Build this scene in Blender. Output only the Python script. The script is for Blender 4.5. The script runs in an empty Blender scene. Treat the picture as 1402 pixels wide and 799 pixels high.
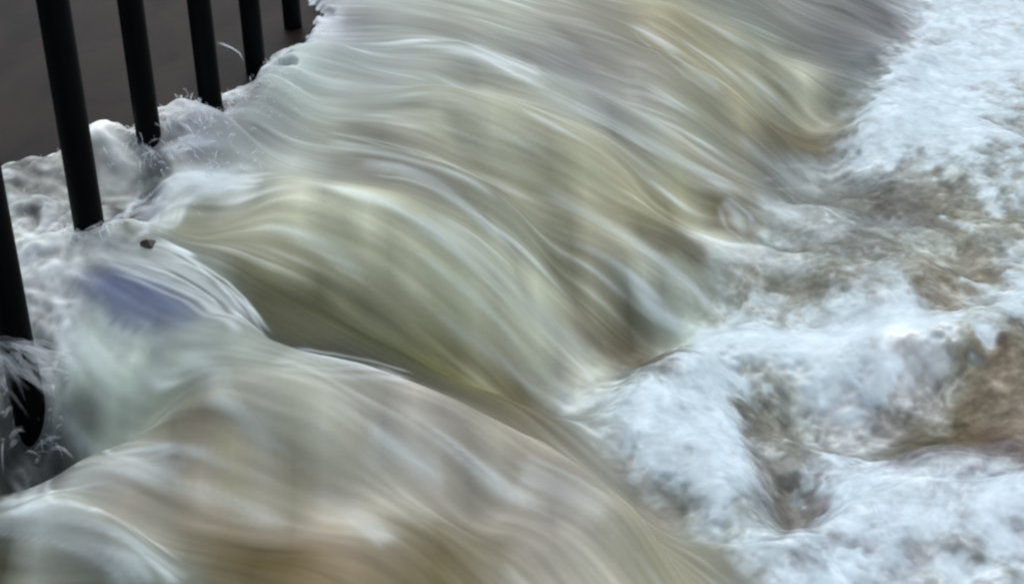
import bpy, math
import numpy as np
from mathutils import Matrix, Vector

rng = np.random.default_rng(7)
C = bpy.context.scene.collection

# ------------------------------------------------------------------ camera
CAM_H, PITCH, ROLL, FPX = 1.14, math.radians(27.158), -0.02616, 2130.0
PW, PH = 1402.0, 799.0
fwd = np.array([0, math.cos(PITCH), -math.sin(PITCH)])
r0 = np.array([1.0, 0, 0]); u0 = np.cross(r0, fwd)
right = math.cos(ROLL) * r0 + math.sin(ROLL) * u0
up = -math.sin(ROLL) * r0 + math.cos(ROLL) * u0
cam_d = bpy.data.cameras.new('camera'); cam = bpy.data.objects.new('camera', cam_d); C.objects.link(cam)
cam.matrix_world = Matrix(((right[0], up[0], -fwd[0], 0), (right[1], up[1], -fwd[1], 0),
                           (right[2], up[2], -fwd[2], CAM_H), (0, 0, 0, 1)))
cam_d.sensor_width = 36; cam_d.lens = FPX * 36 / PW; cam_d.clip_start = 0.05; cam_d.clip_end = 500
cam_d.dof.use_dof = True; cam_d.dof.focus_distance = 2.9; cam_d.dof.aperture_fstop = 9
bpy.context.scene.camera = cam

def ray(px, py):
    px = np.asarray(px, float); py = np.asarray(py, float)
    return fwd[None] + ((px - PW / 2) / FPX)[:, None] * right[None] - ((py - PH / 2) / FPX)[:, None] * up[None]

# ------------------------------------------------------------------ grid (world plan of the flood water, 4 mm)
X0, X1, Y0, Y1, ST = -1.75, 2.15, 1.25, 5.75, 0.004
xs = np.arange(X0, X1, ST, dtype=np.float32); ys = np.arange(Y0, Y1, ST, dtype=np.float32)
NX, NY = len(xs), len(ys)
GX, GY = np.meshgrid(xs, ys)                      # [iy, ix]

def samp(F, x, y):
    fx = np.clip((x - X0) / ST, 0, NX - 1.01); fy = np.clip((y - Y0) / ST, 0, NY - 1.01)
    ix = fx.astype(np.int32); iy = fy.astype(np.int32); fx = fx - ix; fy = fy - iy
    return (F[iy, ix] * (1 - fx) + F[iy, ix + 1] * fx) * (1 - fy) + (F[iy + 1, ix] * (1 - fx) + F[iy + 1, ix + 1] * fx) * fy

def at(F, px, py, dz=0.0):
    """point of the surface F (+dz) seen along a sight line"""
    d = ray(px, py); n = len(d)
    lo = np.full(n, 0.6); hit = np.full(n, np.nan)
    dz = np.broadcast_to(dz, (n,))
    ts = np.arange(1.3, 8.0, 0.02)
    done = np.zeros(n, bool); lo_t = np.full(n, 1.2); hi_t = np.full(n, 8.0)
    for t in ts:
        z = CAM_H + d[:, 2] * t
        s = samp(F, d[:, 0] * t, d[:, 1] * t) + dz
        new = (~done) & (z <= s)
        hi_t[new] = t; lo_t[new] = t - 0.02; done |= new
    for _ in range(14):
        m = (lo_t + hi_t) / 2
        below = CAM_H + d[:, 2] * m <= samp(F, d[:, 0] * m, d[:, 1] * m) + dz
        hi_t = np.where(below, m, hi_t); lo_t = np.where(below, lo_t, m)
    return d[:, 0] * hi_t, d[:, 1] * hi_t

def smooth01(t):
    t = np.clip(t, 0, 1); return t * t * (3 - 2 * t)

def blur(F, s):
    """separable gaussian, s in cells"""
    if s < 0.3: return F
    r = int(3 * s) + 1; k = np.exp(-0.5 * (np.arange(-r, r + 1) / s) ** 2); k /= k.sum()
    k = k.astype(np.float32)
    P = np.pad(F, ((r, r), (0, 0)), mode='edge'); out = np.zeros_like(F)
    for i, w in enumerate(k): out += w * P[i:i + F.shape[0]]
    P = np.pad(out, ((0, 0), (r, r)), mode='edge'); out = np.zeros_like(F)
    for i, w in enumerate(k): out += w * P[:, i:i + F.shape[1]]
    return out

def vnoise(cell_x, cell_y=None):
    """smooth lattice noise of a given cell size in metres, unit variance"""
    cell_y = cell_y or cell_x
    nx = int((X1 - X0) / cell_x) + 4; ny = int((Y1 - Y0) / cell_y) + 4
    L = rng.standard_normal((ny, nx)).astype(np.float32)
    fx = (GX - X0) / cell_x; fy = (GY - Y0) / cell_y
    ix = fx.astype(np.int32); iy = fy.astype(np.int32)
    tx = smooth01(fx - ix); ty = smooth01(fy - iy)
    v = (L[iy, ix] * (1 - tx) + L[iy, ix + 1] * tx) * (1 - ty) + (L[iy + 1, ix] * (1 - tx) + L[iy + 1, ix + 1] * tx) * ty
    return v / v.std()

def fbm(cell, octs=4, gain=0.55):
    v = 0; a = 1
    for o in range(octs):
        v = v + a * vnoise(cell / 2 ** o); a *= gain
    return v / v.std()

def warp(F, wx, wy):
    return samp(F, GX + wx, GY + wy)

# ------------------------------------------------------------------ coarse shape: upper river, lip at the railing, lower pool
rail_p = np.array([-0.7731, 2.1274]); rail_d = np.array([0.1547, 0.98796]); SP = 0.3242
lip_x = rail_p[0] + (GY - rail_p[1]) * rail_d[0] / rail_d[1] + 0.06
toe_x = np.interp(GY, [1.2, 1.7, 2.08, 2.4, 2.6, 2.8, 3.05, 3.37, 3.8, 4.95, 6.5],
                  [0.75, 0.55, 0.36, 0.16, 0.12, 0.26, 0.42, 0.60, 0.80, 1.3, 1.9])
toe_x = blur(toe_x.astype(np.float32), 16)
t = (GX - lip_x) / (toe_x - lip_x)
POOL = -0.50
BASE = np.where(t < 0, 0.0, POOL * (0.45 * np.clip(t, 0, 1) + 0.55 * np.clip(t, 0, 1) ** 2.2))
BASE = blur(BASE.astype(np.float32), 9)

# ridges and troughs: (points in the photo, height, width, far-side width)
R = [
 # white lip humps along the railing
 ([(190,320),(215,280),(245,250),(300,215),(345,150),(375,100),(410,72),(450,60)], .035, .05, .04),
 ([(150,205),(200,190),(245,185),(290,185)], .05, .05, .05),
 ([(60,330),(110,322),(160,335),(230,362)], .03, .05, .035),
 ([(30,225),(80,215),(150,200),(200,200),(240,175)], .06, .08, .06),
 # foreground tongue
 ([(90,335),(190,350),(255,375),(310,415),(350,465),(420,490),(500,503),(620,548),(740,600),(860,690),(960,770)], .13, .11, .05),
 # main hump over the middle
 ([(210,320),(250,275),(330,255),(430,250),(540,275),(640,325),(720,400),(790,470),(850,525)], .12, .11, .09),
 ([(430,175),(540,200),(640,250),(740,300),(850,340),(930,385),(1000,435)], .07, .09, .06),
 ([(450,115),(600,115),(720,150),(840,200),(940,255),(1025,315)], .09, .10, .07),
 ([(520,55),(640,60),(740,100),(850,150),(950,205),(1040,245)], .07, .10, .08),
 ([(780,20),(870,50),(960,100),(1060,140),(1150,165)], .09, .14, .10),
 ([(930,15),(1010,50),(1070,95),(1120,120)], .05, .10, .08),
 # foreground folds
 ([(150,645),(260,610),(380,605),(500,640),(620,700),(720,770)], .035, .05, .045),
 ([(90,680),(200,655),(320,640),(430,660),(520,710),(580,770)], .035, .07, .07),
 ([(-30,660),(30,680),(90,695),(160,725),(220,765),(260,800)], .07, .05, .03),
 # foam banks of the pool
 ([(765,570),(830,560),(890,545),(930,500),(960,460),(1050,455),(1150,462),(1250,450),(1330,430),(1420,400)], .055, .10, .06),
 ([(860,590),(930,640),(990,690),(1030,760)], .045, .07, .06),
 ([(960,520),(990,580),(1000,650)], .04, .08, .08),
 ([(1110,770),(1150,720),(1210,680),(1270,655),(1340,665),(1420,650)], .05, .12, .035),
 ([(1250,30),(1215,90),(1190,150),(1150,200)], .07, .16, .10),
 ([(1230,190),(1320,160),(1400,110)], .04, .2, .14),
 ([(1240,250),(1300,240),(1390,200)], .06, .15, .10),
 ([(960,350),(1020,340),(1090,355),(1180,385),(1260,350)], .05, .09, .06),
 ([(1040,280),(1110,290),(1170,320)], .05, .10, .07),
]
T = [
 ([(300,385),(370,415),(450,440),(540,475),(640,530),(720,575)], -.10, .10),
 ([(780,420),(840,460),(890,495)], -.10, .07),
 ([(900,320),(950,335)], -.07, .07),
 ([(1040,195),(1090,200),(1140,205)], -.08, .08),
 ([(460,165),(540,185)], -.03, .07),
 ([(120,610),(60,620),(10,640)], -.09, .09),
 ([(20,520),(40,570),(50,600)], -.06, .07),
 ([(200,235),(200,270),(190,305)], -.025, .03),
 ([(270,745),(350,750),(440,745)], -.05, .05),
 ([(580,750),(640,765)], -.05, .05),
 ([(1140,280),(1210,310),(1270,300)], -.06, .12),
 ([(1240,590),(1310,600),(1400,590)], -.05, .11),
 ([(1040,590),(1110,590)], -.05, .07),
 ([(1080,700),(1085,740)], -.06, .04),
]
def polyline_field(px, py, amp, w, wfar=None, taper=False):
    n = np.array(list(zip(px, py)), float)
    x, y = at(BASE, n[:, 0], n[:, 1], amp)
    best = np.full(GX.shape, 1e9, np.float32); side = np.zeros(GX.shape, np.float32); along = np.zeros(GX.shape, np.float32)
    seg = np.hypot(np.diff(x), np.diff(y)); cum = np.concatenate([[0], np.cumsum(seg)])
    for i in range(len(x) - 1):
        dx, dy = x[i + 1] - x[i], y[i + 1] - y[i]; L2 = dx * dx + dy * dy + 1e-9
        s = np.clip(((GX - x[i]) * dx + (GY - y[i]) * dy) / L2, 0, 1)
        ex = GX - (x[i] + s * dx); ey = GY - (y[i] + s * dy)
        d2 = ex * ex + ey * ey
        m = d2 < best
        best = np.where(m, d2, best); side = np.where(m, ey + 0.5 * ex, side); along = np.where(m, cum[i] + s * seg[i], along)
    d = np.sqrt(best)
    ww = np.where(side > 0, wfar, w) if wfar else w
    if wfar: ww = w + (wfar - w) * smooth01(0.5 + side / (0.6 * w))
    tl = min(.15 if px[0] == 90 else .32, .45 * cum[-1]) if taper else 1e-3
    tp = .12 + .88 * smooth01(along / tl) * smooth01((cum[-1] - along) / tl) if taper else 1.0
    return amp * tp * np.exp(-0.5 * (d / ww) ** 2)
H = BASE.copy()
for pts, a, w, wf in R:
    H = H + polyline_field([p[0] for p in pts], [p[1] for p in pts], a, w, wf, a > .06)
for pts, a, w in T:
    H = H + polyline_field([p[0] for p in pts], [p[1] for p in pts], a, w)
for bx, by, a_, r_ in ((-.76, 2.10, -.10, .09), (-.72, 1.97, -.10, .10)):       # scour hollow at the nearest bar
    H = H + a_ * np.exp(-((GX - bx) ** 2 + (GY - by) ** 2) / (2 * r_ * r_))
H = blur(H.astype(np.float32), 3)
hx, hy = at(H, [195], [375]); mk = np.exp(-((GX - hx[0]) ** 2 + (GY - hy[0] - .04) ** 2) / (2 * .12 ** 2))[...].astype(np.float32)
mk = smooth01(mk * 1.6); H = H * (1 - mk) + mk * (blur(H, 22) + .012)      # one smooth swell over the stone edge

# ------------------------------------------------------------------ current: direction field from streamlines
FL = [
 [(190,330),(240,270),(330,245),(450,255),(560,290),(650,345),(740,430),(850,525)],
 [(230,330),(320,330),(430,350),(540,400),(640,480),(730,570)],
 [(350,150),(430,180),(540,205),(640,250),(760,310),(880,370),(1000,440)],
 [(560,260),(700,340),(800,430),(890,500)],
 [(420,100),(560,110),(700,150),(830,215),(930,270),(1025,320)],
 [(450,40),(600,45),(720,85),(840,150),(950,215),(1050,260)],
 [(700,10),(830,45),(930,100),(1010,170),(1060,220)],
 [(900,10),(980,60),(1060,120),(1140,180)],
 [(1050,5),(1120,60),(1200,70)],
 [(0,300),(100,330),(200,365),(300,430),(400,490),(520,515),(640,555),(760,620),(880,710),(980,790)],
 [(60,330),(72,420),(95,520),(150,610)],
 [(110,345),(145,420),(200,510),(270,590)], [(150,345),(210,410),(290,490)],
 [(260,500),(400,560),(540,610),(680,690),(790,790)],
 [(60,560),(160,600),(280,600),(420,610),(560,670),(650,790)],
 [(60,680),(180,655),(330,640),(460,680),(560,790)],
 [(150,740),(280,725),(400,735),(500,790)],
 [(0,680),(80,695),(160,735),(240,790)],
 [(0,740),(80,750),(160,790)],
 [(950,350),(1040,345),(1150,380),(1250,350),(1400,330)],
 [(1040,260),(1120,290),(1200,320),(1300,280),(1400,240)],
 [(1100,250),(1200,220),(1300,190),(1400,150)],
 [(1150,200),(1230,150),(1320,100),(1400,70)],
 [(950,450),(1100,450),(1250,430),(1400,380)],
 [(780,570),(880,580),(960,640),(1010,720),(1030,790)],
 [(1100,500),(1200,540),(1300,590),(1400,620)],
 [(1120,780),(1200,690),(1300,665),(1400,660)],
 [(1050,780),(1080,700),(1150,620),(1250,570)],
 [(0,230),(80,235),(160,230),(230,200)],
]
sx, sy, sdx, sdy = [], [], [], []
for l in FL:
    P = np.array(l, float); q = []
    for a, b in zip(P[:-1], P[1:]):
        n = max(2, int(np.hypot(*(b - a)) / 30)); q += [a + (b - a) * k / n for k in range(n)]
    q = np.array(q + [P[-1]]); x, y = at(H, q[:, 0], q[:, 1])
    dx, dy = np.diff(x), np.diff(y); L = np.hypot(dx, dy) + 1e-6
    ok = L < 0.5
    sx += list(((x[1:] + x[:-1]) / 2)[ok]); sy += list(((y[1:] + y[:-1]) / 2)[ok]); sdx += list((dx / L)[ok]); sdy += list((dy / L)[ok])
sx, sy, sdx, sdy = map(np.array, (sx, sy, sdx, sdy))
K = 10
cgx, cgy = np.meshgrid(xs[::K], ys[::K])
def up_from_coarse(F):
    fx = np.clip((GX - X0) / (ST * K), 0, F.shape[1] - 1.01); fy = np.clip((GY - Y0) / (ST * K), 0, F.shape[0] - 1.01)
    ix = fx.astype(np.int32); iy = fy.astype(np.int32); fx = fx - ix; fy = fy - iy
    return ((F[iy, ix] * (1 - fx) + F[iy, ix + 1] * fx) * (1 - fy) + (F[iy + 1, ix] * (1 - fx) + F[iy + 1, ix + 1] * fx) * fy).astype(np.float32)
U = np.zeros(cgx.shape); V = np.zeros(cgx.shape)
for a, b, c, d in zip(sx, sy, sdx, sdy):
    r2 = (cgx - a) ** 2 + (0.55 * (cgy - b)) ** 2
    w = np.exp(-r2 / (2 * .05 ** 2)) + 1e-3 / (r2 + .01)
    U += w * c; V += w * d
n = np.hypot(U, V) + 1e-9
U = up_from_coarse(U / n); V = up_from_coarse(V / n); n = np.hypot(U, V) + 1e-6; U /= n; V /= n

def lic(N, steps, h, U=None, V=None):
    """noise smeared along the current: the silk of fast water"""
    if U is None: U, V = U_, V_
    acc = N.copy(); wsum = 1.0
    for sgn in (1, -1):
        px = GX.copy(); py = GY.copy()
        for k in range(steps):
            u = samp(U, px, py); v = samp(V, px, py)
            px = px + sgn * h * u; py = py + sgn * h * v
            w = 0.5 + 0.5 * math.cos(math.pi * (k + 1) / (steps + 1))
            acc = acc + w * samp(N, px, py); wsum += w
    acc = acc / wsum; acc = acc - acc.mean(); return (acc / acc.std()).astype(np.float32)
white = rng.standard_normal(GX.shape).astype(np.float32)
U_, V_ = U, V
S1 = lic(blur(white, 0.8), 13, 0.006)
S2 = lic(blur(rng.standard_normal(GX.shape).astype(np.float32), 2.4), 15, 0.010)
S3 = lic(blur(rng.standard_normal(GX.shape).astype(np.float32), 6.5), 15, 0.018)
S4 = lic(blur(white[::-1], 2.0), 10, 0.008)      # short strokes, used in the foam
pot = fbm(.22, 3); gy_, gx_ = np.gradient(pot); gl = np.hypot(gx_, gy_) + 1e-9
cu, cv = U * .35 + gy_ / gl, V * .35 - gx_ / gl; gl = np.hypot(cu, cv) + 1e-9; cu = (cu / gl).astype(np.float32); cv = (cv / gl).astype(np.float32)
S5 = lic(blur(rng.standard_normal(GX.shape).astype(np.float32), 1.6), 9, 0.006, cu, cv)     # curling threads of froth
S6 = lic(blur(rng.standard_normal(GX.shape).astype(np.float32), 5.0), 8, 0.012, cu, cv)

# ------------------------------------------------------------------ water colour: silt, air and foam, with shade of flanks and hollows painted in
ROWS = {
 25: "405:140,155,165 440:150,160,190 480:140,150,165 540:150,165,175 620:155,165,165 700:160,175,175 780:150,155,155 860:150,155,145 900:165,165,140 960:150,155,140 1020:130,145,145 1080:125,135,140 1150:120,125,135 1215:105,112,130 1250:170,185,205 1320:180,195,205 1390:185,190,200",
 75: "405:150,170,185 440:160,180,195 500:150,170,185 580:160,175,180 660:160,178,185 720:145,155,165 800:135,140,150 860:140,145,145 920:150,150,130 980:155,158,140 1040:140,150,140 1090:115,125,125 1150:110,120,135 1200:120,135,155 1240:180,205,215 1300:180,200,210 1390:185,200,215",
 125: "340:130,145,160 400:150,170,180 460:155,175,185 540:150,165,175 620:160,170,165 700:160,170,165 780:150,165,175 860:150,160,165 920:155,160,155 980:145,152,140 1040:150,155,145 1100:150,158,150 1160:120,135,145 1210:165,190,200 1260:185,215,230 1330:180,200,215 1395:170,180,190",
 175: "260:140,150,185 330:120,140,150 400:140,155,165 460:150,162,155 520:140,150,145 600:150,160,150 680:155,165,155 760:160,170,160 840:140,148,150 900:150,165,175 960:140,150,140 1020:140,140,120 1060:110,112,90 1100:115,110,80 1140:130,130,110 1180:165,190,205 1240:185,220,230 1320:180,205,215 1395:165,175,180",
 392: "330:95,102,76 380:88,95,72 440:100,106,80 150:88,98,142 190:82,92,138",
 430: "350:88,95,72 400:84,90,66 460:86,92,72 500:92,98,82 175:92,102,140 215:80,90,130 245:88,98,130",
 470: "440:84,90,66 490:84,90,68 560:95,100,78 620:108,112,86",
 510: "590:92,98,72 640:108,110,84 690:120,118,96",
 550: "680:112,114,82 720:118,112,86",
 196: "1080:98,92,62 1120:100,90,58",
 225: "30:120,125,120 60:130,140,140 90:135,142,135 150:150,155,150 190:140,148,145 250:150,165,180 330:155,170,185 400:165,180,190 460:140,150,150 520:130,140,140 580:145,152,150 640:145,150,140 720:135,142,130 780:140,145,125 860:150,155,140 920:150,160,150 980:145,158,165 1040:120,130,135 1100:125,135,140 1160:140,160,175 1220:165,190,205 1300:165,185,195 1390:150,165,175",
 260: "40:140,150,150 60:120,130,128 150:130,138,135 190:85,100,105 205:75,92,98 225:150,165,172 280:160,172,168 360:160,172,168 440:165,178,180 520:150,160,150 600:140,148,138 680:130,138,125 740:135,138,120 800:150,155,138 870:155,158,130 930:160,160,125 990:150,150,125 1040:125,138,142 1100:130,140,145 1140:110,118,118 1200:105,108,105 1270:120,115,105 1330:140,155,160 1395:160,180,195",
 300: "60:115,122,120 30:140,150,150 90:105,112,112 165:110,118,118 185:70,70,68 200:150,160,155 260:150,160,150 340:155,165,155 420:165,175,165 500:160,172,165 580:155,165,158 650:150,160,150 720:135,142,128 780:135,138,125 850:150,152,132 920:140,138,105 980:140,130,90 1010:130,112,75 1040:150,160,160 1100:150,168,175 1160:130,145,150 1220:105,110,115 1270:100,108,115 1320:150,160,155 1390:150,150,130",
 330: "30:150,170,175 110:160,175,180 160:130,150,160 260:150,155,138 340:150,158,142 420:155,163,145 500:155,165,150 580:150,162,152 640:160,172,165 700:150,162,155 750:125,135,122 820:145,150,140 880:130,130,105 940:110,105,85 975:165,185,195 1050:160,175,185 1120:130,145,155 1200:115,122,130 1270:150,165,170 1330:150,145,130 1395:160,175,185",
 370: "70:155,175,185 130:110,125,160 170:90,100,140 230:145,165,175 290:140,160,170 310:110,118,95 360:120,125,95 420:125,130,105 500:135,140,118 560:140,145,130 640:150,162,150 720:150,165,158 760:115,122,108 820:135,140,130 880:150,162,160 940:135,145,140 1000:145,155,150 1080:140,148,140 1150:145,150,140 1220:165,180,190 1290:140,125,100 1340:150,140,120 1395:175,195,205",
 410: "80:150,170,178 150:95,105,145 200:80,90,130 250:110,125,140 300:135,155,165 350:85,92,68 420:85,92,70 480:100,105,85 540:115,120,98 600:130,138,120 680:150,160,148 740:160,172,162 790:105,110,90 850:110,115,100 910:140,150,145 970:150,165,160 1020:150,158,150 1090:150,160,158 1160:165,180,185 1230:175,190,200 1270:130,115,95 1330:160,175,180 1390:180,210,220",
 450: "90:150,172,180 160:140,158,168 230:85,98,125 280:130,150,160 330:140,155,160 380:90,95,70 450:85,90,72 520:88,98,85 580:105,112,85 640:130,138,118 720:155,165,150 790:140,140,130 830:95,95,78 880:105,105,85 930:160,180,180 990:180,210,225 1060:180,210,225 1130:180,205,220 1200:185,210,225 1290:185,215,225 1350:175,190,200 1395:120,120,110",
 490: "100:150,175,180 180:150,172,178 250:135,155,160 320:140,158,165 400:150,162,165 540:85,90,70 620:105,108,80 690:130,130,115 760:135,132,128 810:160,168,155 850:95,85,70 890:110,105,90 940:175,195,205 1000:180,212,222 1080:182,212,222 1160:182,205,222 1240:178,195,210 1310:140,140,125 1370:120,95,70 1395:110,108,95",
 530: "100:150,175,180 170:148,170,175 240:130,148,148 300:125,138,130 360:140,155,160 430:150,160,162 500:145,150,155 560:150,152,155 650:115,118,85 720:120,115,90 770:150,165,175 830:155,175,185 900:165,185,200 960:180,215,228 1020:140,155,160 1080:155,170,180 1140:175,190,205 1200:165,170,180 1250:120,122,112 1310:110,108,95 1380:115,108,98",
 575: "90:120,135,140 150:145,165,165 210:120,130,125 260:115,112,90 310:120,112,90 370:145,155,158 440:155,165,165 520:145,150,150 600:150,150,155 660:145,145,140 740:125,120,100 775:140,155,165 840:165,190,205 900:180,212,228 960:180,212,228 1025:110,105,80 1070:120,125,120 1120:130,138,130 1170:170,185,205 1230:120,118,110 1300:105,105,95 1370:105,95,85",
 620: "20:75,80,85 60:60,65,68 110:85,88,88 170:130,135,138 240:140,142,128 320:145,145,128 390:125,125,108 450:140,142,130 520:150,155,152 600:150,152,155 680:150,150,148 760:148,148,145 830:150,160,165 890:160,185,205 950:180,212,230 1010:175,200,220 1070:130,140,150 1130:160,175,195 1190:140,150,160 1230:125,128,120 1300:110,105,95 1380:110,95,85",
 665: "20:80,90,92 60:85,92,95 130:140,145,150 200:150,150,155 280:155,152,150 360:145,142,140 440:140,138,135 510:155,158,158 590:150,152,155 670:150,150,152 750:150,148,150 820:152,155,155 880:135,140,145 930:120,135,140 990:170,195,215 1050:130,135,145 1100:130,130,120 1150:175,190,215 1220:175,190,215 1300:175,190,215 1395:178,195,220",
 710: "20:120,140,145 70:150,165,175 120:130,140,140 180:150,150,148 260:135,125,95 330:140,130,100 400:150,145,130 460:155,145,140 530:140,138,120 600:135,130,110 680:148,148,148 760:150,150,155 840:152,155,150 910:140,142,138 960:150,165,175 1010:160,185,200 1050:150,160,165 1090:110,108,90 1140:175,190,215 1220:172,188,212 1300:175,192,215 1395:175,195,220",
 755: "30:105,110,95 90:120,128,120 150:125,135,130 200:150,170,178 270:110,100,62 340:105,95,60 410:125,112,80 480:145,130,118 540:135,130,105 610:120,112,72 680:130,128,105 750:148,148,150 830:150,152,148 900:148,148,130 960:145,150,140 1010:140,150,150 1050:165,185,205 1100:165,180,205 1180:160,175,200 1260:160,175,195 1330:155,165,175 1395:170,185,210",
 790: "30:110,110,95 150:115,125,120 230:140,160,165 300:110,102,75 450:130,120,95 620:120,112,80 750:148,148,148 900:145,148,130 1050:160,180,200 1200:165,180,205 1395:160,170,190",
}
px, py, col = [], [], []
for yy, s in ROWS.items():
    for it in s.split():
        a, b = it.split(':'); px.append(float(a)); py.append(float(yy)); col.append([float(v) for v in b.split(',')])
px = np.array(px); py = np.array(py); col = np.array(col)
br = smooth01((col[:, 2] - 195) / 25); col[:, 0] += 3 * br; col[:, 1] -= 5 * br; col[:, 2] += 9 * br; col /= 255.0
col = np.where(col <= .04045, col / 12.92, ((col + .055) / 1.055) ** 2.4)
TLs = col @ np.array([.3, .5, .2])
GAIN = [2.10,1.47,0.38,0.66,0.48,0.66,0.59,0.41,0.69,0.53,0.46,0.70,0.47,0.38,0.51,0.38,0.38,1.16,0.71,0.50,0.46,0.38,0.38,0.43,0.54,0.38,0.79,0.50,0.38,0.50,0.38,0.48,0.38,0.38,0.61,1.09,0.71,0.77,0.52,0.73,0.74,0.68,0.71,0.71,1.23,1.79,0.48,0.38,0.38,0.38,0.38,1.21,0.38,0.58,0.53,0.44,1.00,1.02,0.57,0.38,0.70,0.83,1.36,0.38,0.38,0.38,0.54,0.38,0.38,0.38,0.38,0.38,0.39,0.38,0.38,0.38,0.57,0.46,0.90,0.38,0.38,0.38,0.38,0.42,0.86,0.70,0.38,0.38,0.90,0.38,0.55,0.38,0.38,0.38,0.93,2.10,2.10,2.10,0.44,1.10,0.95,0.49,0.38,0.38,0.53,0.95,1.10,0.79,1.06,0.57,0.67,1.11,0.43,0.47,0.38,0.38,1.32,0.38,1.19,0.38,0.38,1.14,0.38,0.38,0.38,0.38,0.38,0.38,0.66,1.32,0.88,1.03,0.66,0.38,0.38,0.38,0.38,0.38,0.38,0.38,0.38,0.47,0.38,0.38,0.38,0.38,0.77,0.90,2.01,1.70,0.38,0.64,0.95,0.52,0.94,0.38,0.38,0.38,0.74,0.38,0.58,0.38,0.38,0.56,0.38,1.88,2.10,1.04,0.38,0.49,0.87,2.10,1.71,0.43,0.74,1.07,0.52,0.38,0.38,1.33,0.52,0.38,0.38,0.88,0.38,0.55,0.38,0.38,0.38,0.38,0.69,0.38,0.56,0.46,0.79,2.05,1.84,0.38,0.38,2.10,1.49,0.98,0.38,0.38,0.38,0.65,0.38,0.38,0.38,0.38,0.38,0.38,0.38,0.38,0.38,0.60,1.27,0.99,1.81,1.02,2.05,0.38,0.38,0.66,0.78,0.38,0.60,0.38,0.38,0.38,0.60,0.38,0.47,2.10,0.38,0.57,0.38,0.38,0.69,0.89,1.01,2.10,1.35,1.04,0.38,0.62,1.40,0.38,0.38,0.38,0.38,0.52,0.52,0.38,2.05,1.63,1.71,1.09,0.58,0.38,1.32,1.60,0.38,1.38,0.38,0.38,0.38,0.73,1.22,0.44,2.10,0.82,0.38,0.68,2.10,2.10,0.68,0.38,0.40,0.38,0.38,1.23,0.88,0.38,0.95,0.38,0.38,0.43,0.38,1.71,1.58,0.38,0.38,0.38,1.17,2.10,2.10,1.68,0.38,0.38,2.10,2.10,0.39,0.58,0.61,0.48,0.38,0.44,0.38,0.38,0.38,0.46,0.38,0.95,0.38,0.44,0.64,2.10,2.10,0.38,0.38,0.55,2.10,2.10,1.86,0.48,1.14,1.22,0.88,0.76,0.38,0.44,0.38,0.92,0.38,0.38,0.38,0.38,0.38,0.38,0.38,0.38,0.84,1.90,1.63,2.10,2.10,1.43,0.44,0.38,0.55,0.43,0.38,0.38,0.88,0.38,0.38,0.38,0.38,0.38,0.38,1.87,0.38,1.15,0.38,0.38,0.39,0.38,0.38,0.38,0.73,0.38,0.79,0.71,0.83,0.64,0.38,0.38,0.38,0.38,0.38,0.54,0.38,0.76,0.38,0.79,0.38,0.38,0.51,0.58,0.39,0.38,0.38,0.48,1.32,1.05,0.38,0.38,0.38,0.38,0.38,0.83,0.38,0.38,0.53,0.48,0.49,0.56,0.82,0.58,1.34,1.08,0.38,0.38,0.38]      # brightness gain per colour sample, offsetting the rendered light and shade
if GAIN: col = col * np.array(GAIN)[:, None] ** 1.0
lm = col @ np.array([.3, .5, .2]); col = lm[:, None] + (col - lm[:, None]) * .74; col = col * np.array([.915, .90, .79])
cx, cy = at(H, px, py)
cs = np.stack([cx, cy * 0.5], 1)
D = np.sqrt(((cs[:, None] - cs[None]) ** 2).sum(-1))
A = D + -0.010 * np.eye(len(cs))
nC = len(cs)
M = np.zeros((nC + 1, nC + 1)); M[:nC, :nC] = A; M[nC, :nC] = 1; M[:nC, nC] = 1
W = np.linalg.solve(M, np.vstack([np.hstack([col, TLs[:, None]]), np.zeros((1, 4))]))
CF = np.zeros(cgx.shape + (4,))
for i in range(nC):
    r = np.sqrt((cgx - cs[i, 0]) ** 2 + (cgy * .5 - cs[i, 1]) ** 2)
    CF += r[..., None] * W[i]
CF += W[nC]
CF = np.clip(CF, 0.012, 0.84)
RGB = [up_from_coarse(CF[..., k]) for k in range(4)]; TL = RGB.pop()

# domain warp along and across the current, so tints run with the water and break up in the foam
lum = RGB[0] * .3 + RGB[1] * .5 + RGB[2] * .2
bluish = (RGB[2] - RGB[0]) / (lum + .02)
foam = smooth01((lum - .36) / .16) * smooth01((bluish + .02) / .22)
pool = smooth01((GX - toe_x + .08) / .16)
upstream = smooth01((lip_x + .05 - GX) / .10)
turb = np.clip(np.maximum(pool, upstream), 0, 1)
w1, w2, w3, w4 = fbm(.16, 4), fbm(.16, 4), fbm(.045, 3), fbm(.045, 3)
wx = turb * (.011 * w1 + .008 * w3); wy = turb * (.018 * w2 + .013 * w4)
wx = wx + (1 - turb) * (-V * .008 * S3 - V * .005 * S2 + .0); wy = wy + (1 - turb) * (U * .012 * S3 + U * .008 * S2)
RGB = [warp(c, wx, wy) for c in RGB]; TL = warp(TL, wx, wy)
froth = pool * smooth01((TL - .30 + .035 * w4 + .03 * w3) / .24)           # banks of white foam with ragged rims
lumf = RGB[0] * .3 + RGB[1] * .5 + RGB[2] * .2
FW = np.array([.63, .80, .92]) / .773
RGB = [c * (1 - .7 * froth) + .7 * froth * np.clip(lumf, .46, .58) * FW[k] for k, c in enumerate(RGB)]
dk = pool * smooth01((.30 - TL + .03 * w3) / .12)
RGB = [c * (1 + .10 * dk) for c in RGB]
lum = RGB[0] * .3 + RGB[1] * .5 + RGB[2] * .2

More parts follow.
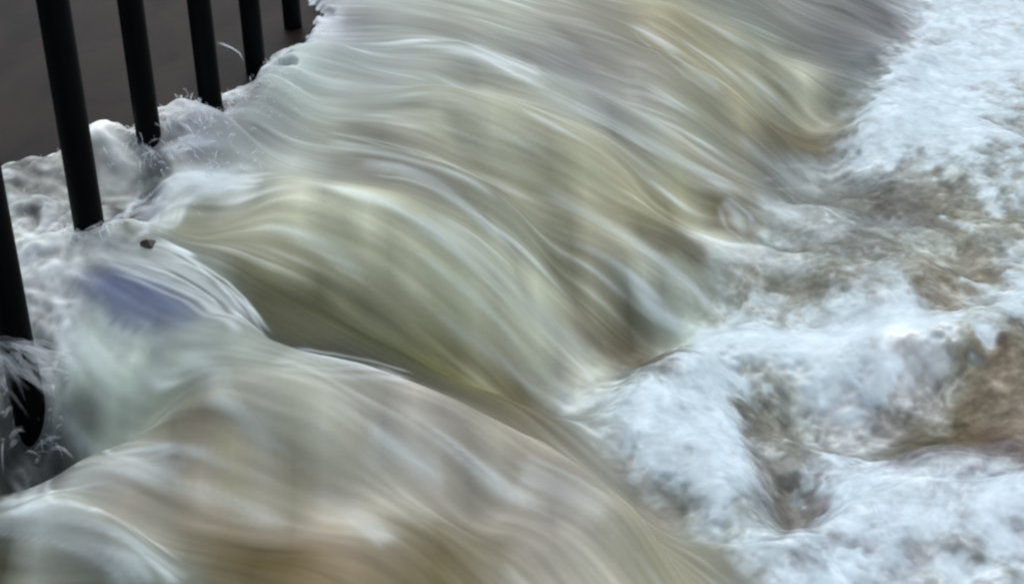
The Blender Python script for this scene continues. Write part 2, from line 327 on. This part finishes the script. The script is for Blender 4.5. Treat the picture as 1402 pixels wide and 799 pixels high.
near = 1 + .7 * smooth01((2.9 - GY) / .8)
silk = (1 - turb) * (.040 * near * S1 + .060 * S2 + .055 * S3)
lace = 1 - np.abs(warp(fbm(.07, 4, .6), .02 * w3, .03 * w4))       # foam veins
lace2 = warp(fbm(.035, 4, .65), .012 * w1, .012 * w2)
dark_pool = turb * smooth01((.50 - lum) / .25)
grit = blur(rng.standard_normal(GX.shape).astype(np.float32), .8); grit /= grit.std()
churn = pool * (1 - .82 * froth) * (.03 * S4 + .035 * lace2 + .03 * grit + .03 * S5 + .03 * S6) + upstream * (.20 * S5 + .20 * S6 + .07 * S1 + .06 * lace2) + dark_pool * (.15 * np.clip(lace, -1.5, 1) + .12 * lace2)
def thread_field(lines, width, fade=.25):
    F = np.zeros(GX.shape, np.float32)
    for l in lines:
        P = np.array(l[1], float); q = []                       # round the corners
        P = np.array([P[0]] + [v for a, b_ in zip(P[:-1], P[1:]) for v in (a * .75 + b_ * .25, a * .25 + b_ * .75)] + [P[-1]])
        x, y = at(H, P[:, 0], P[:, 1]); w_ = width * l[2]; mg = 3.2 * w_
        i0, i1 = np.clip([int((x.min() - mg - X0) / ST), int((x.max() + mg - X0) / ST) + 2], 0, NX)
        j0, j1 = np.clip([int((y.min() - mg - Y0) / ST), int((y.max() + mg - Y0) / ST) + 2], 0, NY)
        if i1 - i0 < 2 or j1 - j0 < 2: continue
        gx, gy = GX[j0:j1, i0:i1], GY[j0:j1, i0:i1]
        best = np.full(gx.shape, 1e9, np.float32); fr = np.zeros(gx.shape, np.float32)
        for i in range(len(x) - 1):
            dx, dy = x[i + 1] - x[i], y[i + 1] - y[i]; L2 = dx * dx + dy * dy + 1e-9
            if L2 > .25: continue
            s_ = np.clip(((gx - x[i]) * dx + (gy - y[i]) * dy) / L2, 0, 1)
            d2 = (gx - x[i] - s_ * dx) ** 2 + (gy - y[i] - s_ * dy) ** 2; m_ = d2 < best
            best = np.where(m_, d2, best); fr = np.where(m_, (i + s_) / (len(x) - 1), fr)
        F[j0:j1, i0:i1] = np.maximum(F[j0:j1, i0:i1], l[0] * np.exp(-.5 * best / w_ ** 2) * smooth01(fr / fade) * smooth01((1 - fr) / fade))
    return F
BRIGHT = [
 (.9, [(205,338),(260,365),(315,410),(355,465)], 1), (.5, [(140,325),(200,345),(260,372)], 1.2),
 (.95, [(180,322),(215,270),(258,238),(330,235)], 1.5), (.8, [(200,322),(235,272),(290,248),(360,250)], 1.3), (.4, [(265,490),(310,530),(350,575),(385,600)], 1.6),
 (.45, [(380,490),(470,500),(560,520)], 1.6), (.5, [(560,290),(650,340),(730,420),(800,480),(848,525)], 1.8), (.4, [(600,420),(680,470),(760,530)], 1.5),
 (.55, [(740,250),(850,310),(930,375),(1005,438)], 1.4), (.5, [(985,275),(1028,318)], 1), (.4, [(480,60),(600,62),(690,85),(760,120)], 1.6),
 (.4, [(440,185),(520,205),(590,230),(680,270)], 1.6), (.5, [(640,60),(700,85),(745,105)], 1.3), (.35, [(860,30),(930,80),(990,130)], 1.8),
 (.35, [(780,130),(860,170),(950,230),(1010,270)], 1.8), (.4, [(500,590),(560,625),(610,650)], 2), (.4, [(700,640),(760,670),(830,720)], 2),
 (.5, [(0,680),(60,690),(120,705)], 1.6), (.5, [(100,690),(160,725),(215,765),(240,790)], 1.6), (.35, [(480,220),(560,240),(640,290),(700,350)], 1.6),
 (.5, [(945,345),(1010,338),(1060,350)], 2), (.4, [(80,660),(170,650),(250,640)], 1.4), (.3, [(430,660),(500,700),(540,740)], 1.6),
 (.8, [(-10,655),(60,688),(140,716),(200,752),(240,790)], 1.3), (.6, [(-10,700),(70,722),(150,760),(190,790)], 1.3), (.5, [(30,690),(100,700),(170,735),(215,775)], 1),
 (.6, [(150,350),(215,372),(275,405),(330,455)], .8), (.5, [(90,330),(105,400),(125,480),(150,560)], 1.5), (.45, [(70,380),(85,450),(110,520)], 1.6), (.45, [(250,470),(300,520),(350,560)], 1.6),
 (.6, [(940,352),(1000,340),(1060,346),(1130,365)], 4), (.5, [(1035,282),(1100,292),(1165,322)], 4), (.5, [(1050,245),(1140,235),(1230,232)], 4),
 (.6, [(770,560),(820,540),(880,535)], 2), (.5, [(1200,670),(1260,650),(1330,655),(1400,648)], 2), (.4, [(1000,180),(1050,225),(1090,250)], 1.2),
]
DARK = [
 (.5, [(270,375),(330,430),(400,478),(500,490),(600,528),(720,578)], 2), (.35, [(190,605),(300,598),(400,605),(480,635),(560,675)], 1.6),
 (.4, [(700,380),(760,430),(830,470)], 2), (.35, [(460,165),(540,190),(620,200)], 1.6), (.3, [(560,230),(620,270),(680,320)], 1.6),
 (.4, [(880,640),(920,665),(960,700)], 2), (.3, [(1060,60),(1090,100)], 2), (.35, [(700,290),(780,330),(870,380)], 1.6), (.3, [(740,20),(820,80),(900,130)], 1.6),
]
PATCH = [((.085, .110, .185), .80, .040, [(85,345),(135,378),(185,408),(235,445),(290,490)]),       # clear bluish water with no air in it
         ((.085, .11, .12), .7, .022, [(222,208),(208,235),(199,262),(188,290)]),  # from here down: shade in hollows and at tongue feet, painted into the colour
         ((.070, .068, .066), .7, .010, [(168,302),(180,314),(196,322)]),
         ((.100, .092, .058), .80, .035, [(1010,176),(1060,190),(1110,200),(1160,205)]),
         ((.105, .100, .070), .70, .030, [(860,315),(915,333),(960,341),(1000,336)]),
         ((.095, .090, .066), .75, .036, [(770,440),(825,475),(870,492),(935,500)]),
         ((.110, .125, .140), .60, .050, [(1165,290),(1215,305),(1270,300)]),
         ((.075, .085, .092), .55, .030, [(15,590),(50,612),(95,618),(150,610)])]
fine = []                                            # thin broken threads that run beside the broad ones
for amp_, ln, wd in BRIGHT:
    for q in range(6 if ln[0][0] < 420 else 3):
        oy = rng.normal(0, 9); tx_ = rng.normal(0, 7); k0 = rng.uniform(-.1, .3)
        fine.append((min(1, amp_ * rng.uniform(.6, 1.1)), [(a_ + tx_ + k0 * 20, b_ + oy + 4 * math.sin(i_ * 1.7 + q)) for i_, (a_, b_) in enumerate(ln)], rng.uniform(.22, .45)))
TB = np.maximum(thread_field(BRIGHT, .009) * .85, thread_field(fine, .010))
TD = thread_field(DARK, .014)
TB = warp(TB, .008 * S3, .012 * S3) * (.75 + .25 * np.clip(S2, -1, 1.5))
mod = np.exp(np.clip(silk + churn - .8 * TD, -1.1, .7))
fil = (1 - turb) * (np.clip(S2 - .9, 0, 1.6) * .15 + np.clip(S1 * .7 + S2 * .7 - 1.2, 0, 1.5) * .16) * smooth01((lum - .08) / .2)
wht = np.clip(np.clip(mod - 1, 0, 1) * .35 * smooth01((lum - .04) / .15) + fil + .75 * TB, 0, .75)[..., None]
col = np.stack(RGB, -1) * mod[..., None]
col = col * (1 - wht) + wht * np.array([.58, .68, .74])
ALB = 1.05
lmu = (col @ np.array([.3, .5, .2]))[..., None]; uu = (.6 * upstream)[..., None]
col = col * (1 - uu) + uu * lmu * np.array([.92, 1.01, 1.10])
sh = (1 - turb)[..., None]; col = col * (1 - sh + sh * np.array([1.065, 1.065, 1.05]))
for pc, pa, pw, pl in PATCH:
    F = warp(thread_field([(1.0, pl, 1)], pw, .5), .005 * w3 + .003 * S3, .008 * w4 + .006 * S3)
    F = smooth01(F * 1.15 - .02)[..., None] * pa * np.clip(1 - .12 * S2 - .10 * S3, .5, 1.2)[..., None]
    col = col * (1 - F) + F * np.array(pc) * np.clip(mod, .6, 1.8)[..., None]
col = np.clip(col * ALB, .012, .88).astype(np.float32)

# ------------------------------------------------------------------ fine relief
relief = (1 - turb) * (.0003 * S1 + .0008 * S2 + .0018 * S3)
billow = np.abs(fbm(.22, 3, .45))
relief = relief + upstream * (.0022 * S5 + .0045 * S6 + .003 * w3) + pool * (1 - .5 * froth) * (.012 * fbm(.20, 2) - .006 * billow + .0011 * lace2 + .0006 * S5 + .0014 * S6 + .0003 * grit)
relief = relief + (1 - turb) * .004 * fbm(.22, 2)
H = (H + relief).astype(np.float32)

# river side: foam front breaks down to the dark calm water behind the railing
FR = [(-90,235),(-20,225),(20,218),(80,205),(150,190),(205,185),(235,160),(262,150),(300,140),(328,110),(352,84),(385,60),(402,40),(408,5),(412,-30)]
fx_, fy_ = at(BASE, [p[0] for p in FR], [p[1] for p in FR], 0.02)
best = np.full(GX.shape, 1e9, np.float32); sgn = np.zeros(GX.shape, np.float32)
for i in range(len(fx_) - 1):
    dx, dy = fx_[i + 1] - fx_[i], fy_[i + 1] - fy_[i]; L2 = dx * dx + dy * dy
    s = (((GX - fx_[i]) * dx + (GY - fy_[i]) * dy) / L2); s = np.clip(s, 0 if i else -50, 1 if i < len(fx_) - 2 else 50)
    ex = GX - (fx_[i] + s * dx); ey = GY - (fy_[i] + s * dy); d2 = ex * ex + ey * ey
    m = d2 < best; best = np.where(m, d2, best); sgn = np.where(m, np.sign(dx * ey - dy * ex), sgn)
sd = np.sqrt(best) * sgn + .022 * w1 + .014 * w3          # >0 : river side
RIVER_Z = -0.025
drop = smooth01((sd + .05) / .10)
H = (H * (1 - drop) + (RIVER_Z - .03) * drop).astype(np.float32)
mixd = smooth01((sd + .02) / .07)[..., None]
col = (col * (1 - mixd) + mixd * np.array([.035, .034, .034])).astype(np.float32)

edge = np.maximum(smooth01((GX - X1 + .28) / .28), np.maximum(smooth01((GY - Y1 + .35) / .35), smooth01((Y0 + .12 - GY) / .12))) * smooth01((GX - lip_x + .1) / .3)
H = (H * (1 - edge) - .60 * edge).astype(np.float32)

def mesh_grid(name, X, Y, Z, colr=None):
    ny, nx = X.shape
    me = bpy.data.meshes.new(name)
    me.vertices.add(nx * ny)
    me.vertices.foreach_set('co', np.stack([X, Y, Z], -1).astype(np.float32).ravel())
    idx = np.arange(nx * ny, dtype=np.int32).reshape(ny, nx)
    q = np.stack([idx[:-1, :-1], idx[:-1, 1:], idx[1:, 1:], idx[1:, :-1]], -1).reshape(-1, 4)
    me.loops.add(q.size); me.loops.foreach_set('vertex_index', q.ravel())
    me.polygons.add(len(q)); me.polygons.foreach_set('loop_start', np.arange(0, q.size, 4, dtype=np.int32))
    me.polygons.foreach_set('use_smooth', np.ones(len(q), bool))
    if colr is not None:
        at_ = me.attributes.new('silt_foam_shade', 'FLOAT_COLOR', 'POINT')  # water tint per vertex, painted shade included
        at_.data.foreach_set('color', np.concatenate([colr, np.ones(colr.shape[:-1] + (1,))], -1).astype(np.float32).ravel())
    me.update(); me.validate()
    return me

# ------------------------------------------------------------------ materials
def mat(name):
    m = bpy.data.materials.new(name); m.use_nodes = True
    nt = m.node_tree; b = nt.nodes['Principled BSDF']; return m, nt, b
def node(nt, typ, **kw):
    n = nt.nodes.new(typ)
    for k, v in kw.items(): setattr(n, k, v)
    return n

M_flood, nt, b = mat('flood_water_material')
a = node(nt, 'ShaderNodeAttribute', attribute_name='silt_foam_shade')
tc = node(nt, 'ShaderNodeTexCoord')
nz = node(nt, 'ShaderNodeTexNoise'); nz.inputs['Scale'].default_value = 60; nz.inputs['Detail'].default_value = 4
nt.links.new(tc.outputs['Object'], nz.inputs['Vector'])
bp = node(nt, 'ShaderNodeBump'); bp.inputs['Strength'].default_value = .12; bp.inputs['Distance'].default_value = .004
nt.links.new(nz.outputs['Fac'], bp.inputs['Height'])
nt.links.new(a.outputs['Color'], b.inputs['Base Color']); nt.links.new(bp.outputs['Normal'], b.inputs['Normal'])
b.inputs['Roughness'].default_value = .4; b.inputs['Specular IOR Level'].default_value = .06

M_river, nt, b = mat('dark_river_material')
tc = node(nt, 'ShaderNodeTexCoord'); mp = node(nt, 'ShaderNodeMapping'); mp.inputs['Scale'].default_value = (2.2, 1.0, 1)
nz = node(nt, 'ShaderNodeTexNoise'); nz.inputs['Scale'].default_value = 3.2; nz.inputs['Detail'].default_value = 6; nz.inputs['Distortion'].default_value = .6
cr = node(nt, 'ShaderNodeValToRGB')
cr.color_ramp.elements[0].position = .3; cr.color_ramp.elements[0].color = (.0045, .0038, .0034, 1)
cr.color_ramp.elements[1].position = .75; cr.color_ramp.elements[1].color = (.017, .0115, .0095, 1)
bp = node(nt, 'ShaderNodeBump'); bp.inputs['Strength'].default_value = .25; bp.inputs['Distance'].default_value = .02
L = nt.links.new
L(tc.outputs['Object'], mp.inputs['Vector']); L(mp.outputs['Vector'], nz.inputs['Vector']); L(nz.outputs['Fac'], cr.inputs['Fac'])
L(cr.outputs['Color'], b.inputs['Base Color']); L(nz.outputs['Fac'], bp.inputs['Height']); L(bp.outputs['Normal'], b.inputs['Normal'])
b.inputs['Roughness'].default_value = .45; b.inputs['Specular IOR Level'].default_value = .04

M_far, nt, b = mat('distant_foam_material')
tc = node(nt, 'ShaderNodeTexCoord'); nz = node(nt, 'ShaderNodeTexNoise'); nz.inputs['Scale'].default_value = 1.6; nz.inputs['Detail'].default_value = 6
cr = node(nt, 'ShaderNodeValToRGB')
cr.color_ramp.elements[0].position = .35; cr.color_ramp.elements[0].color = (.22, .21, .17, 1)
cr.color_ramp.elements[1].position = .6; cr.color_ramp.elements[1].color = (.40, .46, .51, 1)
bp = node(nt, 'ShaderNodeBump'); bp.inputs['Strength'].default_value = .6; bp.inputs['Distance'].default_value = .1
L = nt.links.new
L(tc.outputs['Object'], nz.inputs['Vector']); L(nz.outputs['Fac'], cr.inputs['Fac']); L(cr.outputs['Color'], b.inputs['Base Color'])
L(nz.outputs['Fac'], bp.inputs['Height']); L(bp.outputs['Normal'], b.inputs['Normal']); b.inputs['Roughness'].default_value = .6

M_iron, nt, b = mat('black_painted_iron')
tc = node(nt, 'ShaderNodeTexCoord'); nz = node(nt, 'ShaderNodeTexNoise'); nz.inputs['Scale'].default_value = 14; nz.inputs['Detail'].default_value = 5
cr = node(nt, 'ShaderNodeValToRGB')
cr.color_ramp.elements[0].position = .35; cr.color_ramp.elements[0].color = (.0012, .0017, .0019, 1)
cr.color_ramp.elements[1].position = .75; cr.color_ramp.elements[1].color = (.0026, .0031, .0031, 1)
bp = node(nt, 'ShaderNodeBump'); bp.inputs['Strength'].default_value = .15; bp.inputs['Distance'].default_value = .002
L = nt.links.new
L(tc.outputs['Object'], nz.inputs['Vector']); L(nz.outputs['Fac'], cr.inputs['Fac']); L(cr.outputs['Color'], b.inputs['Base Color'])
L(nz.outputs['Fac'], bp.inputs['Height']); L(bp.outputs['Normal'], b.inputs['Normal'])
b.inputs['Roughness'].default_value = .5; b.inputs['Specular IOR Level'].default_value = .05

M_spray, nt, b = mat('white_spray_material')
b.inputs['Base Color'].default_value = (.66, .74, .80, 1); b.inputs['Roughness'].default_value = .35
a = node(nt, 'ShaderNodeAttribute', attribute_name='thinness')
tr = node(nt, 'ShaderNodeBsdfTranslucent'); tr.inputs['Color'].default_value = (.9, .95, 1, 1)
tp = node(nt, 'ShaderNodeBsdfTransparent'); m1 = node(nt, 'ShaderNodeMixShader'); m2 = node(nt, 'ShaderNodeMixShader')
m1.inputs[0].default_value = .5; out = nt.nodes['Material Output']; b.inputs['Base Color'].default_value = (.86, .92, .97, 1)
nt.links.new(b.outputs[0], m1.inputs[1]); nt.links.new(tr.outputs[0], m1.inputs[2])
nt.links.new(a.outputs['Fac'], m2.inputs[0]); nt.links.new(tp.outputs[0], m2.inputs[1]); nt.links.new(m1.outputs[0], m2.inputs[2]); nt.links.new(m2.outputs[0], out.inputs['Surface'])

M_brick, nt, b = mat('wet_brown_stone')
tc = node(nt, 'ShaderNodeTexCoord'); nz = node(nt, 'ShaderNodeTexNoise'); nz.inputs['Scale'].default_value = 30
cr = node(nt, 'ShaderNodeValToRGB'); cr.color_ramp.elements[0].color = (.035, .028, .028, 1); cr.color_ramp.elements[1].color = (.085, .07, .068, 1)
nt.links.new(tc.outputs['Object'], nz.inputs['Vector']); nt.links.new(nz.outputs['Fac'], cr.inputs['Fac']); nt.links.new(cr.outputs['Color'], b.inputs['Base Color'])
b.inputs['Roughness'].default_value = .4

def link(name, me, m, parent=None):
    o = bpy.data.objects.new(name, me); C.objects.link(o)
    if m: me.materials.append(m)
    if parent: o.parent = parent
    return o
def tag(o, label=None, cat=None, kind=None, group=None):
    if label: o['label'] = label
    if cat: o['category'] = cat
    if kind: o['kind'] = kind
    if group: o['group'] = group
    return o

# ------------------------------------------------------------------ water surfaces
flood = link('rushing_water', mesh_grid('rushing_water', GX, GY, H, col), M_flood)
tag(flood, 'muddy white flood water pouring past the railing into a foaming pool', 'water', 'structure')

ex, ey = np.meshgrid(np.unique(np.concatenate([np.linspace(-60, 60, 241), [X1 - .22, X1 - .06]])), np.unique(np.concatenate([np.linspace(-40, 120, 321), [Y0 + .03, Y0 + .12, Y1 - .25, Y1 - .08]])))
ez = -0.70 + .03 * np.sin(ex * 1.7 + ey) * np.cos(ey * 1.3)
inside = (ex < X1 - .2) & (ex > -3) & (ey > Y0 + .1) & (ey < Y1 - .2)
ez = np.where(inside, -.9, ez + .17)
far = link('foaming_pool', mesh_grid('foaming_pool', ex, ey, ez), M_far)
tag(far, 'pale foaming flood water reaching away beyond the fall', 'water', 'structure')

yy = np.concatenate([[-40.0], np.linspace(0, 8, 161), [80.0]])
ed = rail_p[0] + (yy - rail_p[1]) * rail_d[0] / rail_d[1] + .05
ed = np.where(yy < 3.0, np.interp(yy, [2.45, 2.9], [-1.6, -.62]), ed)
xx = np.concatenate([[-60, -20, -8], np.linspace(-4, 0, 120)])
RXg = np.zeros((len(yy), len(xx))); RYg = np.repeat(yy[:, None], len(xx), 1)
for j in range(len(yy)): RXg[j] = ed[j] + xx
RZ = RIVER_Z + .003 * np.sin(RXg * 9 + RYg * 5) + .002 * np.sin(RXg * 17 - RYg * 11)
tag(link('river', mesh_grid('river', RXg, RYg, RZ), M_river), 'dark brown calm river behind the railing', 'water', 'structure')

# ------------------------------------------------------------------ railing
def tube(path, radii, seg=20, cap=True):
    P = [Vector(p) for p in path]; vs, fs = [], []
    for i, p in enumerate(P):
        tdir = (P[min(i + 1, len(P) - 1)] - P[max(i - 1, 0)]).normalized()
        a = Vector((1, 0, 0)) if abs(tdir.x) < .8 else Vector((0, 1, 0))
        e1 = tdir.cross(a).normalized(); e2 = tdir.cross(e1)
        for k in range(seg):
            th = 2 * math.pi * k / seg
            vs.append(p + radii[i] * (math.cos(th) * e1 + math.sin(th) * e2))
    for i in range(len(P) - 1):
        for k in range(seg):
            k2 = (k + 1) % seg
            fs.append((i * seg + k, i * seg + k2, (i + 1) * seg + k2, (i + 1) * seg + k))
    if cap:
        fs.append(tuple(range(seg))[::-1]); fs.append(tuple(range((len(P) - 1) * seg, len(P) * seg)))
    return vs, fs
def tube_mesh(name, path, radii, seg=20, smooth=True):
    vs, fs = tube(path, radii, seg); me = bpy.data.meshes.new(name); me.from_pydata([tuple(v) for v in vs], [], fs)
    for p in me.polygons: p.use_smooth = smooth and len(p.vertices) == 4
    return me

rail = bpy.data.objects.new('railing', None); C.objects.link(rail); rail.location = (rail_p[0], rail_p[1], -.3)
tag(rail, 'black iron railing of round upright bars standing in the flood water', 'railing')
RAD = [.0262, .0262, .0235, .0242, .0235, .0225]
OFF = [(.0, 0), (-.003, 0), (-.008, 0), (.002, 0), (.0, 0), (-.002, 0)]
for i in range(-1, 8):
    p = rail_p + rail_d * SP * i
    r = RAD[min(max(i, 0), 5)]; dx = OFF[i][0] if 0 <= i < 6 else 0
    zs = np.linspace(-.62, 1.02, 30)
    me = tube_mesh('bar', [(p[0] + dx, p[1], z) for z in zs], [r] * 30, 28)
    o = link('bar', me, M_iron); o.parent = rail; o.matrix_parent_inverse = Matrix.Translation(-rail.location)
for nm, z, r in (('top_rail', 1.04, .035), ('bottom_rail', -.60, .02)):
    e0 = rail_p + rail_d * SP * -1.4; e1 = rail_p + rail_d * SP * 7.4
    me = tube_mesh(nm, [(e0[0] + (e1[0] - e0[0]) * k / 10, e0[1] + (e1[1] - e0[1]) * k / 10, z) for k in range(11)], [r] * 11, 24)
    o = link(nm, me, M_iron); o.parent = rail; o.matrix_parent_inverse = Matrix.Translation(-rail.location)

# ------------------------------------------------------------------ spray: thin curved threads and drops thrown up at the bars
def surf(px, py, dz=0.0):
    x, y = at(H, [px], [py], dz); return Vector((x[0], y[0], float(samp(H, x, y)[0]) + dz))
SV, SF, ST_ = [], [], []
def add_strand(P, rad, alpha):
    n = len(P); rr = [rad * math.sin(math.pi * (0.06 + .9 * k / (n - 1))) ** .7 for k in range(n)]
    vs, fs = tube(P, rr, 6, False); o = len(SV)
    SV.extend([tuple(v) for v in vs]); SF.extend([tuple(i + o for i in f) for f in fs])
    for k in range(n): ST_.extend([alpha * math.sin(math.pi * k / (n - 1)) ** .8] * 6)
def jet(base, vel, rad, alpha, n=12, T=.12):
    P = []
    for k in range(n):
        tt = T * k / (n - 1); P.append(base + vel * tt + Vector((0, 0, -4.9 * tt * tt)))
    add_strand(P, rad, alpha)
def drop(c, r):
    o = len(SV); k = 0
    for th in (-.9, 0, .9):
        for q in range(6):
            ph = q * math.pi / 3
            SV.append((c.x + r * math.cos(th) * math.cos(ph), c.y + r * math.cos(th) * math.sin(ph), c.z + r * math.sin(th)))
    for a_ in range(2):
        for q in range(6):
            q2 = (q + 1) % 6; SF.append((o + a_ * 6 + q, o + a_ * 6 + q2, o + a_ * 6 + 6 + q2, o + a_ * 6 + 6 + q))
    SF.append(tuple(o + q for q in range(6))[::-1]); SF.append(tuple(o + 12 + q for q in range(6))); ST_.extend([.6] * 18)
import random
rd = random.Random(5)
def burst(px, py, n, spread, v, jit=.05, rad=.0014, alpha=.20, dirx=0.0):
    n = int(n * 1.7)
    c = surf(px, py)
    for _ in range(n):
        b0 = c + Vector((rd.gauss(0, jit), rd.gauss(0, jit * 1.4), -.004)); sp = v * rd.uniform(.35, 1)
        b0.z = float(samp(H, np.array([b0.x]), np.array([b0.y]))[0]) - .004
        vel = Vector((rd.gauss(dirx, spread), rd.gauss(0, spread), 1)).normalized() * sp
        jet(b0, vel, rad * rd.uniform(.5, 1.5), alpha * rd.uniform(.5, 1.2), T=rd.uniform(.03, .08))
        if rd.random() < .25:
            tt = rd.uniform(.05, .16); drop(b0 + vel * tt + Vector((0, 0, -4.9 * tt * tt)), rd.uniform(.0008, .0022))
burst(270, 180, 46, .35, 1.1, .035, dirx=-.1)
burst(240, 200, 40, .6, .8, .04)
burst(310, 170, 40, .6, .8, .04)
burst(350, 130, 40, .6, .8, .04, dirx=.3)
burst(380, 100, 30, .6, .7, .04, dirx=.3)
burst(405, 60, 46, .3, .9, .03, dirx=.3)
burst(180, 215, 30, .7, .6, .04)
burst(90, 225, 40, .7, .6, .06)
burst(40, 240, 30, .7, .6, .05)
burst(155, 215, 8, .2, .8, .01)
burst(120, 330, 20, .8, .4, .03)
for i in range(6):                                  # froth pressed against the feet of the bars and drawn off down-current
    p = rail_p + rail_d * SP * i
    zb = float(samp(H, p[0] + 0 * xs[:1], p[1] + 0 * xs[:1])[0])
    for _ in range(80):
        ph = rd.uniform(0, 2 * math.pi); rr = rd.uniform(.026, .055)
        q = Vector((p[0] + rr * math.cos(ph), p[1] + rr * math.sin(ph), 0))
        q.z = float(samp(H, np.array([q.x]), np.array([q.y]))[0]) - .006
        v = Vector((rd.gauss(.25, .25), rd.gauss(-.1, .25), rd.uniform(.25, .8)))
        jet(q, v, rd.uniform(.0010, .0035), rd.uniform(.10, .35), T=rd.uniform(.04, .12))
for _ in range(60):                                 # sheet of spray thrown across the nearest bar
    q = Vector((rail_p[0] + rd.uniform(-.08, .03), rail_p[1] - .035 + rd.gauss(0, .012), rd.uniform(-.05, .0)))
    jet(q, Vector((rd.gauss(.45, .25), rd.gauss(-.1, .1), rd.uniform(-.1, .5))), rd.uniform(.003, .007), rd.uniform(.05, .14), T=rd.uniform(.06, .14))
burst(40, 540, 14, .8, .5, .045, dirx=.2)
for _k in range(3):                                 # single curling thread of water between two bars
    pts = [ray([a_], [b_])[0] * 3.2 + np.array([0, 0, CAM_H]) for a_, b_ in ((296, 57 + _k), (306, 60 + _k), (318, 66), (328, 72 + _k), (335, 86))]
    add_strand([Vector(p_) for p_ in pts], .0016, .3)
burst(45, 600, 5, .5, .7, .03)
me = bpy.data.meshes.new('splash'); me.from_pydata(SV, [], SF)
for p in me.polygons: p.use_smooth = True
at_ = me.attributes.new('thinness', 'FLOAT', 'POINT'); at_.data.foreach_set('value', np.clip(np.array(ST_, np.float32), 0, 1))
tag(link('splash', me, M_spray), 'fine white threads and drops of spray around the feet of the bars', 'spray', 'stuff')

# ------------------------------------------------------------------ stone edge showing through the lip between two tongues of water
import bmesh
s = surf(203, 333)
bm = bmesh.new()
V8 = [(-.022, -.02, -.05), (.030, -.02, -.05), (.032, .03, -.05), (-.02, .03, -.05), (-.012, -.008, .010), (-.001, -.009, .017), (.013, .012, .002), (-.010, .014, .013)]
vv = [bm.verts.new(v) for v in V8]
for f in ((0, 3, 2, 1), (4, 5, 6, 7), (0, 1, 5, 4), (1, 2, 6, 5), (2, 3, 7, 6), (3, 0, 4, 7)): bm.faces.new([vv[i] for i in f])
bmesh.ops.bevel(bm, geom=bm.edges[:], offset=.0018, segments=2, affect='EDGES')
me = bpy.data.meshes.new('stone'); bm.to_mesh(me); bm.free()
st = link('stone', me, M_brick); st.location = s - Vector((0, 0, .004))
tag(st, 'small dark brown broken stone poking through the water beside the second bar', 'stone')

# ------------------------------------------------------------------ daylight
EL, AZ = math.radians(62), math.radians(5)      # soft light from behind the fall
w = bpy.data.worlds.new('World'); bpy.context.scene.world = w; w.use_nodes = True
nt = w.node_tree; bg = nt.nodes['Background']
sky = nt.nodes.new('ShaderNodeTexSky'); sky.sky_type = 'NISHITA'; sky.sun_disc = False
sky.sun_elevation = EL; sky.sun_rotation = AZ; sky.air_density = 1.0; sky.dust_density = 3.0; sky.ozone_density = 1
hs = nt.nodes.new('ShaderNodeHueSaturation'); hs.inputs['Saturation'].default_value = .45
nt.links.new(sky.outputs['Color'], hs.inputs['Color']); nt.links.new(hs.outputs['Color'], bg.inputs['Color']); bg.inputs['Strength'].default_value = .15
ld = bpy.data.lights.new('sun', 'SUN'); lo = bpy.data.objects.new('sun', ld); C.objects.link(lo)
ld.energy = 3.7; ld.angle = math.radians(50); ld.color = (1, .97, .93)
dirv = Vector((math.sin(AZ) * math.cos(EL), math.cos(AZ) * math.cos(EL), math.sin(EL)))
lo.rotation_euler = dirv.to_track_quat('Z', 'Y').to_euler(); lo.location = (0, 2, 5)
sc = bpy.context.scene
sc.view_settings.view_transform = 'Standard'; sc.view_settings.look = 'None'; sc.view_settings.exposure = 0
sc.render.engine = 'CYCLES'; sc.cycles.max_bounces = 6; sc.cycles.transparent_max_bounces = 24
sc.cycles.pixel_filter_type = 'GAUSSIAN'; sc.cycles.filter_width = 2.8
try: sc.cycles.use_denoising = True
except Exception: pass
